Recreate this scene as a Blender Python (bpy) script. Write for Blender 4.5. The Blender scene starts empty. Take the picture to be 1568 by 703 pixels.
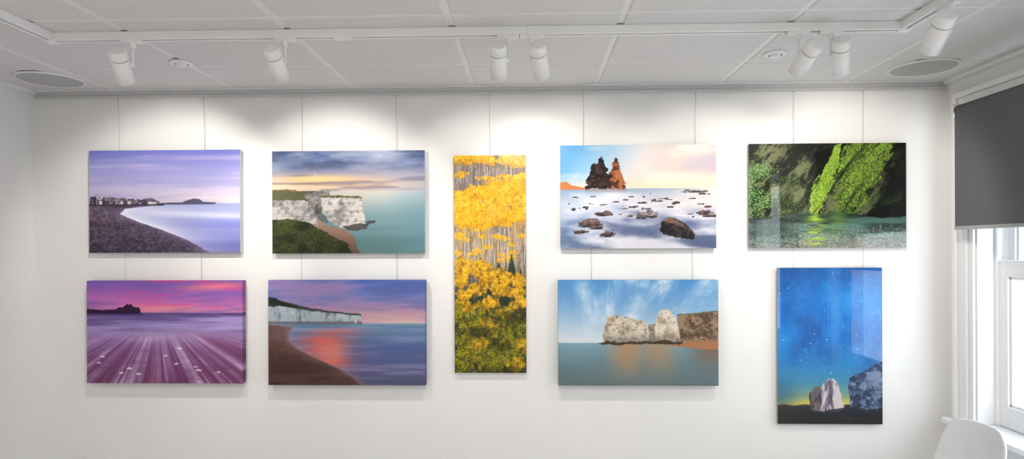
import bpy, bmesh, math
import numpy as np
from mathutils import Vector, Matrix, Euler

scene = bpy.context.scene
scene.view_settings.view_transform = 'Standard'
scene.view_settings.look = 'None'

# ------------------------------------------------------------------ room dims
XL, XR = -2.50, 2.00
YB, YF = 0.0, -6.6          # picture wall / rear wall
ZC = 2.40
CAMZ = 1.60
CAMY = -3.15
F = 982.0                   # focal length for a 1568 px wide survey frame
HV = 380.0

# ------------------------------------------------------------------ camera
cam_d = bpy.data.cameras.new("camera")
cam = bpy.data.objects.new("camera", cam_d)
scene.collection.objects.link(cam)
scene.camera = cam
cam_d.sensor_width = 36.0
cam_d.lens = 36.0 * F / 1568.0
cam_d.shift_y = (HV - 351.5) / 1568.0
CM = Matrix.Rotation(math.radians(1.7), 4, 'Z') @ Matrix.Rotation(math.radians(90), 4, 'X') @ Matrix.Rotation(math.radians(-0.2), 4, 'Z')
CM = Matrix.Translation((0, CAMY, CAMZ)) @ CM
cam.matrix_world = CM
CO = Vector((0, CAMY, CAMZ))

def ray(u, v):
    return (CM.to_3x3() @ Vector(((u - 784) / F, (HV - v) / F, -1.0))).normalized()
def on_y(u, v, y):
    d = ray(u, v); return CO + d * ((y - CO.y) / d.y)
def on_z(u, v, z):
    d = ray(u, v); return CO + d * ((z - CO.z) / d.z)

# ------------------------------------------------------------------ materials
def mat(name, col, rough=0.6, noise=0.0, scale=30.0, bump=0.0, metal=0.0, spec=0.5):
    m = bpy.data.materials.new(name); m.use_nodes = True
    nt = m.node_tree; b = nt.nodes["Principled BSDF"]
    b.inputs["Roughness"].default_value = rough
    b.inputs["Metallic"].default_value = metal
    b.inputs["Specular IOR Level"].default_value = spec
    b.inputs["Base Color"].default_value = (*col, 1)
    if noise or bump:
        tc = nt.nodes.new("ShaderNodeTexCoord"); n = nt.nodes.new("ShaderNodeTexNoise")
        n.inputs["Scale"].default_value = scale; n.inputs["Detail"].default_value = 5
        nt.links.new(tc.outputs["Object"], n.inputs["Vector"])
        if noise:
            r = nt.nodes.new("ShaderNodeValToRGB")
            r.color_ramp.elements[0].position = 0.3; r.color_ramp.elements[1].position = 0.7
            r.color_ramp.elements[0].color = (*[c * (1 - noise) for c in col], 1)
            r.color_ramp.elements[1].color = (*[min(1, c * (1 + noise)) for c in col], 1)
            nt.links.new(n.outputs["Fac"], r.inputs["Fac"])
            nt.links.new(r.outputs["Color"], b.inputs["Base Color"])
        if bump:
            bp = nt.nodes.new("ShaderNodeBump"); bp.inputs["Strength"].default_value = bump
            bp.inputs["Distance"].default_value = 0.002
            nt.links.new(n.outputs["Fac"], bp.inputs["Height"])
            nt.links.new(bp.outputs["Normal"], b.inputs["Normal"])
    return m

M_wall = mat("wall_paint", (0.82, 0.815, 0.80), 0.75, 0.012, 6, 0.03, spec=0.2)
M_ceil = mat("ceiling_tile", (0.75, 0.74, 0.73), 0.9, 0.03, 60, 0.08, spec=0.1)
M_grid = mat("ceiling_grid_metal", (0.85, 0.85, 0.84), 0.5, 0.01, 10)
M_trim = mat("white_gloss_trim", (0.86, 0.86, 0.86), 0.35, 0.01, 12)
M_rail = mat("rail_anodised", (0.56, 0.56, 0.56), 0.45, 0.02, 40)
M_lamp = mat("white_powdercoat", (0.88, 0.88, 0.87), 0.4, 0.01, 60)
M_grey = mat("grey_plastic", (0.42, 0.42, 0.42), 0.5, 0.03, 60)
M_dark = mat("dark_plastic", (0.05, 0.05, 0.05), 0.5, 0.03, 60)
M_blind = mat("blind_fabric", (0.15, 0.15, 0.155), 0.9, 0.06, 250, 0.2, spec=0.1)
M_wire = mat("nylon_wire", (0.50, 0.50, 0.49), 0.3, 0.02, 20)
M_chair = mat("chair_plastic", (0.88, 0.88, 0.88), 0.35, 0.01, 20)
M_leg = mat("chair_leg_metal", (0.75, 0.75, 0.75), 0.3, 0.02, 20, metal=0.8)
M_floor = mat("floor_laminate", (0.60, 0.57, 0.54), 0.5, 0.10, 5)
M_spk = mat("speaker_mesh", (0.50, 0.50, 0.50), 0.7, 0.15, 500, 0.4)

def emis(name, col, s):
    m = bpy.data.materials.new(name); m.use_nodes = True
    b = m.node_tree.nodes["Principled BSDF"]
    b.inputs["Emission Color"].default_value = (*col, 1)
    b.inputs["Emission Strength"].default_value = s
    b.inputs["Base Color"].default_value = (0.8, 0.8, 0.8, 1)
    return m
M_fill = emis("fill_panel_glow", (1.0, 0.975, 0.95), 9.5)  # glow of the added fill panels, sets the ambient level
M_lens = emis("spot_lens", (1.0, 0.92, 0.80), 4.0)

M_glass = bpy.data.materials.new("window_glass"); M_glass.use_nodes = True
nt = M_glass.node_tree; nt.nodes.clear()
o = nt.nodes.new("ShaderNodeOutputMaterial"); mx = nt.nodes.new("ShaderNodeMixShader")
t = nt.nodes.new("ShaderNodeBsdfTransparent"); g = nt.nodes.new("ShaderNodeBsdfGlossy")
g.inputs["Roughness"].default_value = 0.02; mx.inputs[0].default_value = 0.06
nt.links.new(t.outputs[0], mx.inputs[1]); nt.links.new(g.outputs[0], mx.inputs[2]); nt.links.new(mx.outputs[0], o.inputs[0])

def art_mat(name, rough, spec, coat=0.0):
    m = bpy.data.materials.new(name); m.use_nodes = True
    nt = m.node_tree; b = nt.nodes["Principled BSDF"]
    a = nt.nodes.new("ShaderNodeAttribute"); a.attribute_name = "art"
    nt.links.new(a.outputs["Color"], b.inputs["Base Color"])
    b.inputs["Roughness"].default_value = rough
    b.inputs["Specular IOR Level"].default_value = spec
    b.inputs["Coat Weight"].default_value = coat
    b.inputs["Coat Roughness"].default_value = 0.01
    return m
M_canvas = art_mat("canvas_ink", 0.7, 0.12)
M_satin = art_mat("satin_print_ink", 0.30, 0.22)
M_acryl = art_mat("acrylic_face_print", 0.5, 0.1, 1.0)

# ------------------------------------------------------------------ mesh helpers
def box(bm, x0, x1, y0, y1, z0, z1, mi=0):
    vs = [bm.verts.new(p) for p in ((x0,y0,z0),(x1,y0,z0),(x1,y1,z0),(x0,y1,z0),(x0,y0,z1),(x1,y0,z1),(x1,y1,z1),(x0,y1,z1))]
    for f in ((0,3,2,1),(4,5,6,7),(0,1,5,4),(1,2,6,5),(2,3,7,6),(3,0,4,7)):
        fc = bm.faces.new([vs[i] for i in f]); fc.material_index = mi
def cyl(bm, c, axis, r0, r1, h, n=32, mi=0, cap=True):
    axis = Vector(axis).normalized(); c = Vector(c)
    q = Vector((0, 0, 1)).rotation_difference(axis)
    ra, rb = [], []
    for i in range(n):
        a = 2 * math.pi * i / n
        d = Vector((math.cos(a), math.sin(a), 0))
        ra.append(bm.verts.new(c + q @ (d * r0)))
        rb.append(bm.verts.new(c + q @ (d * r1 + Vector((0, 0, h)))))
    for i in range(n):
        j = (i + 1) % n
        f = bm.faces.new((ra[i], ra[j], rb[j], rb[i])); f.material_index = mi; f.smooth = True
    if cap:
        f = bm.faces.new(ra[::-1]); f.material_index = mi
        f = bm.faces.new(rb); f.material_index = mi
def lathe(bm, c, axis, prof, n=40, mi=0):
    axis = Vector(axis).normalized(); c = Vector(c)
    q = Vector((0, 0, 1)).rotation_difference(axis)
    rings = []
    for p in prof:
        rings.append([bm.verts.new(c + q @ Vector((p[0]*math.cos(2*math.pi*i/n), p[0]*math.sin(2*math.pi*i/n), p[1]))) for i in range(n)])
    for k in range(len(prof) - 1):
        m_ = prof[k + 1][2] if len(prof[k + 1]) > 2 else mi
        for i in range(n):
            j = (i + 1) % n
            f = bm.faces.new((rings[k][i], rings[k][j], rings[k+1][j], rings[k+1][i])); f.material_index = m_
            f.smooth = True
    f = bm.faces.new(rings[0][::-1]); f.material_index = mi
    f = bm.faces.new(rings[-1]); f.material_index = (prof[-1][2] if len(prof[-1]) > 2 else mi)
def obj(name, bm, mats, parent=None, bevel=0.0):
    me = bpy.data.meshes.new(name)
    bmesh.ops.recalc_face_normals(bm, faces=bm.faces)
    bm.to_mesh(me); bm.free()
    for m in mats: me.materials.append(m)
    ob = bpy.data.objects.new(name, me); scene.collection.objects.link(ob)
    if parent: ob.parent = parent
    if bevel:
        bv = ob.modifiers.new("bevel", 'BEVEL'); bv.width = bevel; bv.segments = 2; bv.limit_method = 'ANGLE'
    return ob
def empty(name, loc=(0, 0, 0)):
    e = bpy.data.objects.new(name, None); e.empty_display_size = 0.05
    scene.collection.objects.link(e); e.location = loc
    return e

# ------------------------------------------------------------------ room shell
bm = bmesh.new(); box(bm, XL - .2, XR + .25, YB, YB + .15, 0, ZC + .1); obj("wall_back", bm, [M_wall])
bm = bmesh.new(); box(bm, XL - .2, XR + .25, YF - .15, YF, 0, ZC + .1); obj("wall_front", bm, [M_wall])
bm = bmesh.new(); box(bm, XL - .2, XL, YF, YB, 0, ZC + .1); obj("wall_left", bm, [M_wall])
bm = bmesh.new(); box(bm, XL - .2, XR + .25, YF - .15, YB + .15, -.1, 0); obj("floor", bm, [M_floor])

WZ0, WZ1 = 0.80, 2.20
wins = [(-0.205, -1.25), (-2.08, -3.12)]
bm = bmesh.new()
WT = 0.22
ys = [YB, wins[0][0], wins[0][1], wins[1][0], wins[1][1], YF]
for a, b_ in ((0, 1), (2, 3), (4, 5)):
    box(bm, XR, XR + WT, ys[b_], ys[a], 0, ZC + .1)
for a, b_ in wins:
    box(bm, XR, XR + WT, b_, a, 0, WZ0 - .03)
    box(bm, XR, XR + WT, b_, a, WZ1, ZC + .1)
obj("wall_right", bm, [M_wall])

# ceiling: slab + lay-in tiles separated by visible T-bars
X0, Y0, TP = 0.32, -0.364, 0.6
bm = bmesh.new()
box(bm, XL - .2, XR + .25, YF - .15, YB + .15, ZC, ZC + .12, 1)
fill_cells = []
g = 0.010
for ix in range(-6, 5):
    for iy in range(-12, 2):
        xa, xb = X0 + TP * ix + g, X0 + TP * (ix + 1) - g
        ya, yb = Y0 + TP * (iy - 1) + g, Y0 + TP * iy - g
        if iy == 1: ya, yb = Y0 + g, YB - 0.02
        xa, xb = max(xa, XL + .02), min(xb, XR - .02)
        ya, yb = max(ya, YF + .02), min(yb, YB - .02)
        if xb - xa < .03 or yb - ya < .03: continue
        if iy in (-3, -6, -9) and ix in (-3, -1, 1):
            fill_cells.append((xa, xb, ya, yb)); continue
        z0 = ZC - 0.005; c = 0.005
        lo = [bm.verts.new(p) for p in ((xa + c, ya + c, z0), (xb - c, ya + c, z0), (xb - c, yb - c, z0), (xa + c, yb - c, z0))]
        hi = [bm.verts.new(p) for p in ((xa, ya, ZC), (xb, ya, ZC), (xb, yb, ZC), (xa, yb, ZC))]
        bm.faces.new(lo[::-1])
        for i in range(4):
            j = (i + 1) % 4
            bm.faces.new((hi[i], hi[j], lo[j], lo[i]))
me = bpy.data.meshes.new("ceiling")
bm.to_mesh(me); bm.free(); me.materials.append(M_ceil); me.materials.append(M_grid)
ob = bpy.data.objects.new("ceiling", me); scene.collection.objects.link(ob)
for (xa, xb, ya, yb) in fill_cells:  # unseen glowing panels, added to the ceiling as ambient fill light
    bm = bmesh.new()
    box(bm, xa, xb, ya, yb, ZC - .010, ZC - .001, 0)
    box(bm, xa + .02, xb - .02, ya + .02, yb - .02, ZC - .013, ZC - .009, 1)
    obj("added_fill_panel", bm, [M_grid, M_fill])

# trims
bm = bmesh.new(); box(bm, XL, XL + .022, YF, YB, ZC - .022, ZC); obj("trim_1", bm, [M_trim], bevel=.002)
bm = bmesh.new(); box(bm, XR - .022, XR, YF, YB, ZC - .022, ZC); obj("trim_2", bm, [M_trim], bevel=.002)
for nm, (x0, x1, y0, y1) in (("baseboard_back", (XL, XR, -.018, 0)), ("baseboard_left", (XL, XL + .018, YF, -.018)), ("baseboard_right", (XR - .018, XR, YF, -.018))):
    bm = bmesh.new(); box(bm, x0, x1, y0, y1, 0, .12); obj(nm, bm, [M_trim], bevel=.004)
# picture hanging rail under the ceiling
bm = bmesh.new()
box(bm, XL + .022, XR - .022, -.020, 0, ZC - .010, ZC, 0)
box(bm, XL + .022, XR - .022, -.016, 0, ZC - .040, ZC - .010, 1)
box(bm, XL + .022, XR - .022, -.022, -.016, ZC - .046, ZC - .034, 1)
obj("picture_rail", bm, [M_trim, M_rail], bevel=.001)

# ------------------------------------------------------------------ windows
def window(n, ya, yb):
    root = empty("window_%d" % n, (XR + .1, (ya + yb) / 2, 1.5)); off = -Vector(root.location)
    def ob_(nm, bm, mats, bevel=0):
        o = obj(nm, bm, mats, root, bevel); o.location = off; return o
    bm = bmesh.new()
    for w0, w1, pr in ((0.0, .030, .014), (.030, .085, .024), (.085, .110, .038)):
        box(bm, XR - pr, XR, ya + w0, ya + w1, WZ0, WZ1 + w1)
        box(bm, XR - pr, XR, yb - w1, yb - w0, WZ0, WZ1 + w1)
        box(bm, XR - pr, XR, yb - w0, ya + w0, WZ1 + w0, WZ1 + w1)
    ob_("architrave", bm, [M_trim], .004)
    bm = bmesh.new()
    box(bm, XR, XR + .20, ya - .008, ya, WZ0, WZ1); box(bm, XR, XR + .20, yb, yb + .008, WZ0, WZ1)
    box(bm, XR, XR + .20, yb, ya, WZ1 - .008, WZ1)
    X1 = XR + .075
    box(bm, X1, X1 + .02, ya - .026, ya - .008, WZ0, WZ1); box(bm, X1, X1 + .02, yb + .008, yb + .026, WZ0, WZ1)
    ob_("jamb", bm, [M_trim], .003)
    zm = 1.50
    def sash(x, z0, z1, st, top, bot):
        bm = bmesh.new()
        a, b_ = ya - .018, yb + .018
        box(bm, x, x + .035, a - st, a, z0, z1); box(bm, x, x + .035, b_, b_ + st, z0, z1)
        box(bm, x, x + .035, b_ + st, a - st, z1 - top, z1); box(bm, x, x + .035, b_ + st, a - st, z0, z0 + bot)
        for (p, q, r, s) in ((a - st - .012, a - st, z0 + bot, z1 - top), (b_ + st, b_ + st + .012, z0 + bot, z1 - top), (b_ + st, a - st, z0 + bot, z0 + bot + .012), (b_ + st, a - st, z1 - top - .012, z1 - top)):
            box(bm, x + .010, x + .03, p, q, r, s)
        return bm, (x + .018, b_ + st, a - st, z0 + bot, z1 - top)
    bmL, gl = sash(XR + .085, WZ0 + .002, zm + .04, .055, .075, .095)
    ob_("lower_sash", bmL, [M_trim], .003)
    bmU, gu = sash(XR + .125, zm - .02, WZ1 - .008, .045, .05, .05)
    ob_("upper_sash", bmU, [M_trim], .003)
    for k, q in enumerate((gl, gu)):
        bm = bmesh.new(); box(bm, q[0], q[0] + .004, q[1] - .005, q[2] + .005, q[3] - .005, q[4] + .005)
        ob_("glass_pane_%d" % (k + 1), bm, [M_glass])
    bm = bmesh.new()
    box(bm, XR - .075, XR, yb - .13, ya + .13, WZ0 - .025, WZ0)
    box(bm, XR, XR + .22, yb + .001, ya - .001, WZ0 - .0295, WZ0)
    box(bm, XR - .02, XR, yb - .10, ya + .10, WZ0 - .085, WZ0 - .025)
    ob_("sill", bm, [M_trim], .004)
    br = empty("roller_blind", (XR - .06, (ya + yb) / 2, 2.2)); boff = -Vector(br.location)
    bx = XR - .062; by0, by1 = yb - .02, ya + .015
    zt, zb = 2.215, (1.685 if n == 1 else 1.84)
    def bb(nm, bm, mats, bevel=0):
        o = obj(nm, bm, mats, br, bevel); o.location = boff
    bm = bmesh.new(); cyl(bm, (bx, by0, zt), (0, 1, 0), .024, .024, by1 - by0); bb("roller", bm, [M_blind])
    bm = bmesh.new(); box(bm, bx - .0235, bx - .022, by0 + .005, by1 - .005, zb, zt); bb("fabric", bm, [M_blind])
    bm = bmesh.new(); box(bm, bx - .028, bx - .018, by0 + .005, by1 - .005, zb - .010, zb + .006); bb("bottom_bar", bm, [M_grey], .003)
    bm = bmesh.new()
    for yy in (by1, by0 - .006):
        box(bm, bx - .03, XR - .038, yy, yy + .006, zt - .03, zt + .03)
    bb("bracket", bm, [M_trim], .002)
for i, (a, b_) in enumerate(wins): window(i + 1, a, b_)

# ------------------------------------------------------------------ track lighting
tr = empty("ceiling_track", (0, -.83, ZC)); toff = -Vector(tr.location)
TY = -.84; TXL, TXR = -1.76, 1.32
z1 = ZC - .005; z0 = z1 - .030; hw = .018
def tob(nm, bm, mats, bev=.002):
    o = obj(nm, bm, mats, tr, bev); o.location = toff
def track_seg(nm, x0, x1, y0, y1, along_x):
    bm = bmesh.new()
    if along_x:
        box(bm, x0, x1, y0 - hw, y0 - .007, z0, z1); box(bm, x0, x1, y0 + .007, y0 + hw, z0, z1)
        box(bm, x0, x1, y0 - .007, y0 + .007, z0 + .012, z1, 1)
    else:
        box(bm, x0 - hw, x0 - .007, y0, y1, z0, z1); box(bm, x0 + .007, x0 + hw, y0, y1, z0, z1)
        box(bm, x0 - .007, x0 + .007, y0, y1, z0 + .012, z1, 1)
    tob(nm, bm, [M_lamp, M_dark])
track_seg("track_main", TXL + hw, TXR - hw, TY, TY, True)
track_seg("track_side_1", TXL, TXL, -3.4, TY - hw, False)
track_seg("track_side_2", TXR, TXR, -3.4, TY - hw, False)
bm = bmesh.new()
for xc in (TXL, TXR): box(bm, xc - hw - .002, xc + hw + .002, TY - hw - .002, TY + hw + .002, z0 - .003, z1)
for xc in (-.68, .02): box(bm, xc - .03, xc + .03, TY - hw - .002, TY + hw + .002, z0 - .003, z1)
tob("connectors", bm, [M_lamp])

R = .031; L = .135
def spot(cu, cv, bu, bv, su, y=TY, trackx=None, power=22, zaim=1.72):
    C = on_y(cu, cv, y)
    d = ray(bu, bv)
    oc = CO - C; b_ = oc.dot(d); c_ = oc.dot(oc) - (L * .42) ** 2
    disc = b_ * b_ - c_
    t_ = -b_ + (math.sqrt(disc) if disc > 0 else 0)
    ax = (CO + d * t_ - C).normalized()
    S = on_y(su, 60, y)
    if trackx is not None: S.x = trackx
    root = empty("track_spotlight", (S.x, y, z0)); off = -Vector(root.location)
    back = C - ax * L / 2
    bm = bmesh.new()
    lathe(bm, back, ax, [(R * .78, 0), (R * .94, .003), (R, .010), (R, .034), (R * .95, .036, 1), (R * .95, .039, 1), (R, .041), (R, L), (R * .90, L + .001), (R * .86, L - .018), (R * .82, L - .02, 2)], 40, 0)
    o = obj("head", bm, [M_lamp, M_grey, M_lens], root); o.location = off
    bm = bmesh.new()
    zz = C.z + .003
    cyl(bm, (S.x, y, zz), (0, 0, 1), .0045, .0045, z0 - zz, 16)
    a = Vector((C.x, C.y, C.z)); b2 = Vector((S.x, y, zz)); v = b2 - a
    cyl(bm, a + v.normalized() * (R * .7), v, .008, .008, max(v.length - R * .7 + .004, .01), 20)
    lathe(bm, (S.x, y, z0 - .028), (0, 0, 1), [(.007, 0), (.011, .004), (.011, .028)], 20)
    o = obj("stem", bm, [M_lamp], root); o.location = off
    bm = bmesh.new()
    if trackx is None: box(bm, S.x - .04, S.x + .04, y - .012, y + .012, z0 - .010, z0 + .002)
    else: box(bm, S.x - .012, S.x + .012, y - .04, y + .04, z0 - .010, z0 + .002)
    o = obj("adapter", bm, [M_lamp], root, .002); o.location = off
    ld = bpy.data.lights.new("bulb", 'SPOT'); ld.energy = power; ld.spot_size = math.radians(85); ld.spot_blend = .55
    ld.color = (1.0, .95, .88); ld.shadow_soft_size = .02
    lo = bpy.data.objects.new("bulb", ld); scene.collection.objects.link(lo); lo.parent = root
    P = C + ax * (L / 2 + .006)
    lo.location = P + off
    k = (0 - P.y) / max(ax.y, .3)
    tgt = Vector((P.x + max(-.5, min(.5, ax.x * k)), 0, zaim)) - P
    lo.rotation_euler = tgt.to_track_quat('-Z', 'Y').to_euler()
spot(186, 101, 192, 121, 203)
spot(423, 97, 430, 116, 436)
spot(763, 93, 763, 113, 778, power=14.5)
spot(826, 93, 829, 113, 813, power=14.5)
spot(1234, 89, 1222, 107, 1222, power=14)
spot(1288, 86, 1288, 107, 1272, power=14)
spot(1437, 50, 1426, 73, 1455, y=-1.09, trackx=TXR, power=14)

# ------------------------------------------------------------------ ceiling speakers, detectors
for u, v in ((77, 122), (1414, 104)):
    p = on_z(u, v, ZC - .007)
    bm = bmesh.new()
    lathe(bm, (p.x, p.y, ZC - .005), (0, 0, -1), [(.140, 0), (.140, .004), (.134, .007), (.130, .005), (.129, .005, 1), (.05, .006, 1), (.002, .006, 1)], 64, 0)
    obj("ceiling_speaker", bm, [M_lamp, M_spk])
for u, v in ((278, 96), (1187, 82)):
    p = on_z(u, v, ZC - .007)
    bm = bmesh.new()
    lathe(bm, (p.x, p.y, ZC - .005), (0, 0, -1), [(.046, 0), (.046, .006), (.040, .009), (.028, .010), (.027, .006, 1), (.022, .006, 1), (.021, .014), (.016, .018), (.001, .019)], 48, 0)
    obj("smoke_detector", bm, [M_lamp, M_grey])

# ------------------------------------------------------------------ chair
ch = empty("plastic_chair", (0, 0, 0))
prof = [(.235, .425, .19), (.215, .447, .205), (.12, .452, .215), (0, .440, .22), (-.11, .440, .22), (-.18, .465, .22), (-.205, .53, .218), (-.222, .62, .213), (-.245, .72, .205), (-.265, .80, .195), (-.283, .872, .175), (-.29, .898, .145)]
bm = bmesh.new(); rows = []
NT = 12
for k, (y, z, w) in enumerate(prof):
    row = []
    bk = min(1, max(0, (k - 4) / 3.0))
    for i in range(NT + 1):
        t_ = -1 + 2 * i / NT
        row.append(bm.verts.new((w * t_, y + bk * .045 * t_ * t_, z + (1 - bk) * .022 * t_ ** 2 - (.012 * abs(t_) ** 3 if k > 9 else 0))))
    rows.append(row)
for k in range(len(rows) - 1):
    for i in range(NT):
        f = bm.faces.new((rows[k][i], rows[k][i + 1], rows[k + 1][i + 1], rows[k + 1][i])); f.smooth = True
sh = obj("shell", bm, [M_chair], ch)
so = sh.modifiers.new("s", 'SOLIDIFY'); so.thickness = .014; so.offset = 0
su = sh.modifiers.new("ss", 'SUBSURF'); su.levels = 2; su.render_levels = 2
bm = bmesh.new()
for sx in (-1, 1):
    for yy, ye in ((.14, .20), (-.12, -.22)):
        a = Vector((sx * .15, yy, .44)); b2 = Vector((sx * .21, ye, 0))
        cyl(bm, b2, a - b2, .009, .013, (a - b2).length, 16)
box(bm, -.16, .16, .13, .15, .415, .435); box(bm, -.16, .16, -.13, -.11, .415, .435)
obj("legs", bm, [M_leg], ch)
ch.rotation_euler = (0, 0, math.radians(88)); ch.location = (1.51, -.56, 0)

# ------------------------------------------------------------------ painting toolkit
def vnoise(X, Y, sx, sy, seed, octv=4, gain=.55):
    rng = np.random.RandomState(seed); out = np.zeros_like(X, dtype=float); amp = 1.0; tot = 0
    XX = X - X.min(); YY = Y - Y.min()
    for o_ in range(octv):
        px = XX * sx * 2 ** o_ + rng.rand(); py = YY * sy * 2 ** o_ + rng.rand()
        ix = px.astype(int); iy = py.astype(int); ax = px - ix; ay = py - iy
        g_ = rng.rand(iy.max() + 2, ix.max() + 2)
        ax = ax * ax * (3 - 2 * ax); ay = ay * ay * (3 - 2 * ay)
        v = (g_[iy, ix] * (1 - ax) + g_[iy, ix + 1] * ax) * (1 - ay) + (g_[iy + 1, ix] * (1 - ax) + g_[iy + 1, ix + 1] * ax) * ay
        out += v * amp; tot += amp; amp *= gain
    out /= tot
    return np.clip((out - .5) * 1.7 + .5, 0, 1)
def ss(a, b, x):
    t_ = np.clip((x - a) / (b - a), 0, 1); return t_ * t_ * (3 - 2 * t_)
def grad(T, stops):
    ts = [s[0] for s in stops]
    return np.stack([np.interp(T, ts, [s[1][c] for s in stops]) for c in range(3)], -1)
def mixc(img, col, m):
    m = np.clip(m, 0, 1)[..., None]
    return img * (1 - m) + np.asarray(col, float) * m
def solid(X, c): return np.zeros(X.shape + (3,)) + np.asarray(c, float)
def poly(X, Y, pts):
    ins = np.zeros(X.shape, bool); n = len(pts)
    for i in range(n):
        x0, y0 = pts[i]; x1, y1 = pts[(i + 1) % n]
        if y0 == y1: continue
        c = ((y0 > Y) != (y1 > Y)) & (X < (x1 - x0) * (Y - y0) / (y1 - y0) + x0)
        ins ^= c
    return ins.astype(float)
def dabs(img, n, prob, rad, cols, seed, asp=1.0, alpha=.85, jit=18):
    rng = np.random.RandomState(seed); H, W = prob.shape
    p = prob.ravel().astype(float); s = p.sum()
    if s <= 0: return img
    idx = rng.choice(H * W, n, p=p / s)
    cols = np.asarray(cols, float)
    for q in idx:
        y, x = divmod(int(q), W); r = rng.uniform(*rad); rx = r; ry = r * asp
        R_ = int(max(rx, ry)) + 2
        y0, y1_, x0, x1 = max(0, y - R_), min(H, y + R_ + 1), max(0, x - R_), min(W, x + R_ + 1)
        yy, xx = np.ogrid[y0:y1_, x0:x1]
        m = np.clip(1.4 - ((xx - x) / rx) ** 2 - ((yy - y) / ry) ** 2, 0, 1)[..., None] * alpha
        c = cols[rng.randint(len(cols))] + rng.uniform(-jit, jit)
        img[y0:y1_, x0:x1] = img[y0:y1_, x0:x1] * (1 - m) + c * m
    return img
def line(img, x0, y0, x1, y1, w, col, alpha=1.0):
    H, W, _ = img.shape; mw = w + 1
    ya, yb = int(max(0, min(y0, y1) - mw)), int(min(H, max(y0, y1) + mw + 1))
    xa, xb = int(max(0, min(x0, x1) - mw)), int(min(W, max(x0, x1) + mw + 1))
    if ya >= yb or xa >= xb: return img
    yy, xx = np.mgrid[ya:yb, xa:xb]
    dx, dy = x1 - x0, y1 - y0; l2 = dx * dx + dy * dy + 1e-9
    t_ = np.clip(((xx - x0) * dx + (yy - y0) * dy) / l2, 0, 1)
    d = np.hypot(xx - x0 - t_ * dx, yy - y0 - t_ * dy)
    m = (np.clip(w / 2 + .5 - d, 0, 1) * alpha)[..., None]
    img[ya:yb, xa:xb] = img[ya:yb, xa:xb] * (1 - m) + np.asarray(col, float) * m
    return img
def blur(im, k=.12):
    for ax in (0, 1):
        p = np.pad(im, [(1, 1) if a == ax else (0, 0) for a in range(3)], mode='edge')
        a = np.take(p, range(0, im.shape[ax]), ax); b = np.take(p, range(2, im.shape[ax] + 2), ax)
        im = im * (1 - 2 * k) + (a + b) * k
    return im
def coords(W, H):
    Y, X = np.mgrid[0:H, 0:W]
    return X / (W - 1), Y / (H - 1)

def art_beach(W, H):
    X, Y = coords(W, H); rng = np.random.RandomState(1)
    im = grad(Y, [(0, (116, 120, 200)), (.12, (140, 142, 208)), (.26, (176, 172, 220)), (.40, (204, 194, 222)), (.5, (232, 214, 220))])
    n = vnoise(X, Y, 1.6, 16, 3, 5); im = mixc(im, (222, 206, 224), ss(.35, .9, n) * .45 * (1 - Y)); im = mixc(im, (120, 122, 188), ss(.7, .1, n) * .30 * ss(.1, .35, Y))
    im = mixc(im, (130, 130, 190), ss(.5, 0, X) * ss(.25, .45, Y) * .3)
    sea = grad(Y, [(.5, (140, 156, 200)), (.56, (164, 170, 216)), (.7, (136, 142, 212)), (.85, (108, 112, 190)), (1, (98, 98, 160))])
    sea = mixc(sea, (182, 186, 222), vnoise(X, Y, 1.5, 22, 5) * .35)
    xb = np.interp(Y, [.52, .545, .57, .62, .7, .78, .88, .95, 1.0], [.6, .40, .24, .20, .33, .49, .66, .75, .80]) + (vnoise(X, Y, 5, 8, 7) - .5) * .02
    d = X - xb
    glow = np.exp(-np.clip(d, 0, 9) / .17) * ss(.53, .58, Y) * (1 - .8 * ss(.72, 1, Y))
    sea = mixc(sea, (240, 240, 252), glow)
    sea = mixc(sea, (226, 226, 246), np.exp(-((Y - (.585 + .06 * X)) / .035) ** 2) * ss(.2, .5, X) * .75)
    sand = grad(Y, [(.52, (112, 96, 112)), (.7, (98, 82, 98)), (1, (66, 56, 74))])
    n = vnoise(X, Y, 70, 62, 9, 3, .9); sand = mixc(sand, (40, 32, 48), ss(.45, .9, n) * .6); sand = mixc(sand, (150, 126, 140), ss(.45, .1, n) * .45)
    n = vnoise(X, Y, 8, 18, 8, 3); sand = mixc(sand, (50, 40, 56), ss(.45, .8, n) * .4)
    sand = mixc(sand, (150, 140, 184), np.exp(np.clip(d, -9, 0) / .06) * .55)
    fg = mixc(sand, sea, ss(-.006, .006, d)); im = mixc(im, fg, ss(.515, .525, Y))
    cols = [(220, 216, 218), (70, 62, 80), (100, 88, 104), (54, 50, 68), (160, 150, 162), (90, 70, 80), (130, 110, 120)]
    env = lambda x: np.interp(x, [0, .05, .14, .2, .3, .42, .48], [.09, .11, .085, .06, .06, .035, .01])
    for i in range(150):
        x = rng.rand() * .46; wd = rng.uniform(.006, .028); yb_ = .532 - rng.rand() * env(x) * .65; h = rng.uniform(.012, .035)
        m = (X >= x) & (X < x + wd) & (Y > yb_ - h) & (Y < .532)
        im = mixc(im, cols[rng.randint(7)], m * .85)
        if rng.rand() < .5: im = mixc(im, (58, 50, 66), ((X >= x) & (X < x + wd) & (Y > yb_ - h - .008) & (Y < yb_ - h)) * .8)
    im = dabs(im, 160, ((X < .46) & (Y > .53 - env(X)) & (Y < .54)).astype(float), (.5, 1.1), [(250, 220, 160), (40, 34, 52), (50, 44, 60), (235, 230, 230)], 4)
    im = mixc(im, (52, 46, 62), ((X < .5) & (Y > .527) & (Y < .540)) * .8)
    im = mixc(im, (66, 66, 96), poly(X, Y, [(.45, .515), (.62, .51), (.65, .49), (.67, .485), (.69, .473), (.73, .478), (.76, .507), (.84, .512), (.84, .528), (.6, .532), (.45, .525)]) * .85)
    return blur(im)
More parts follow.
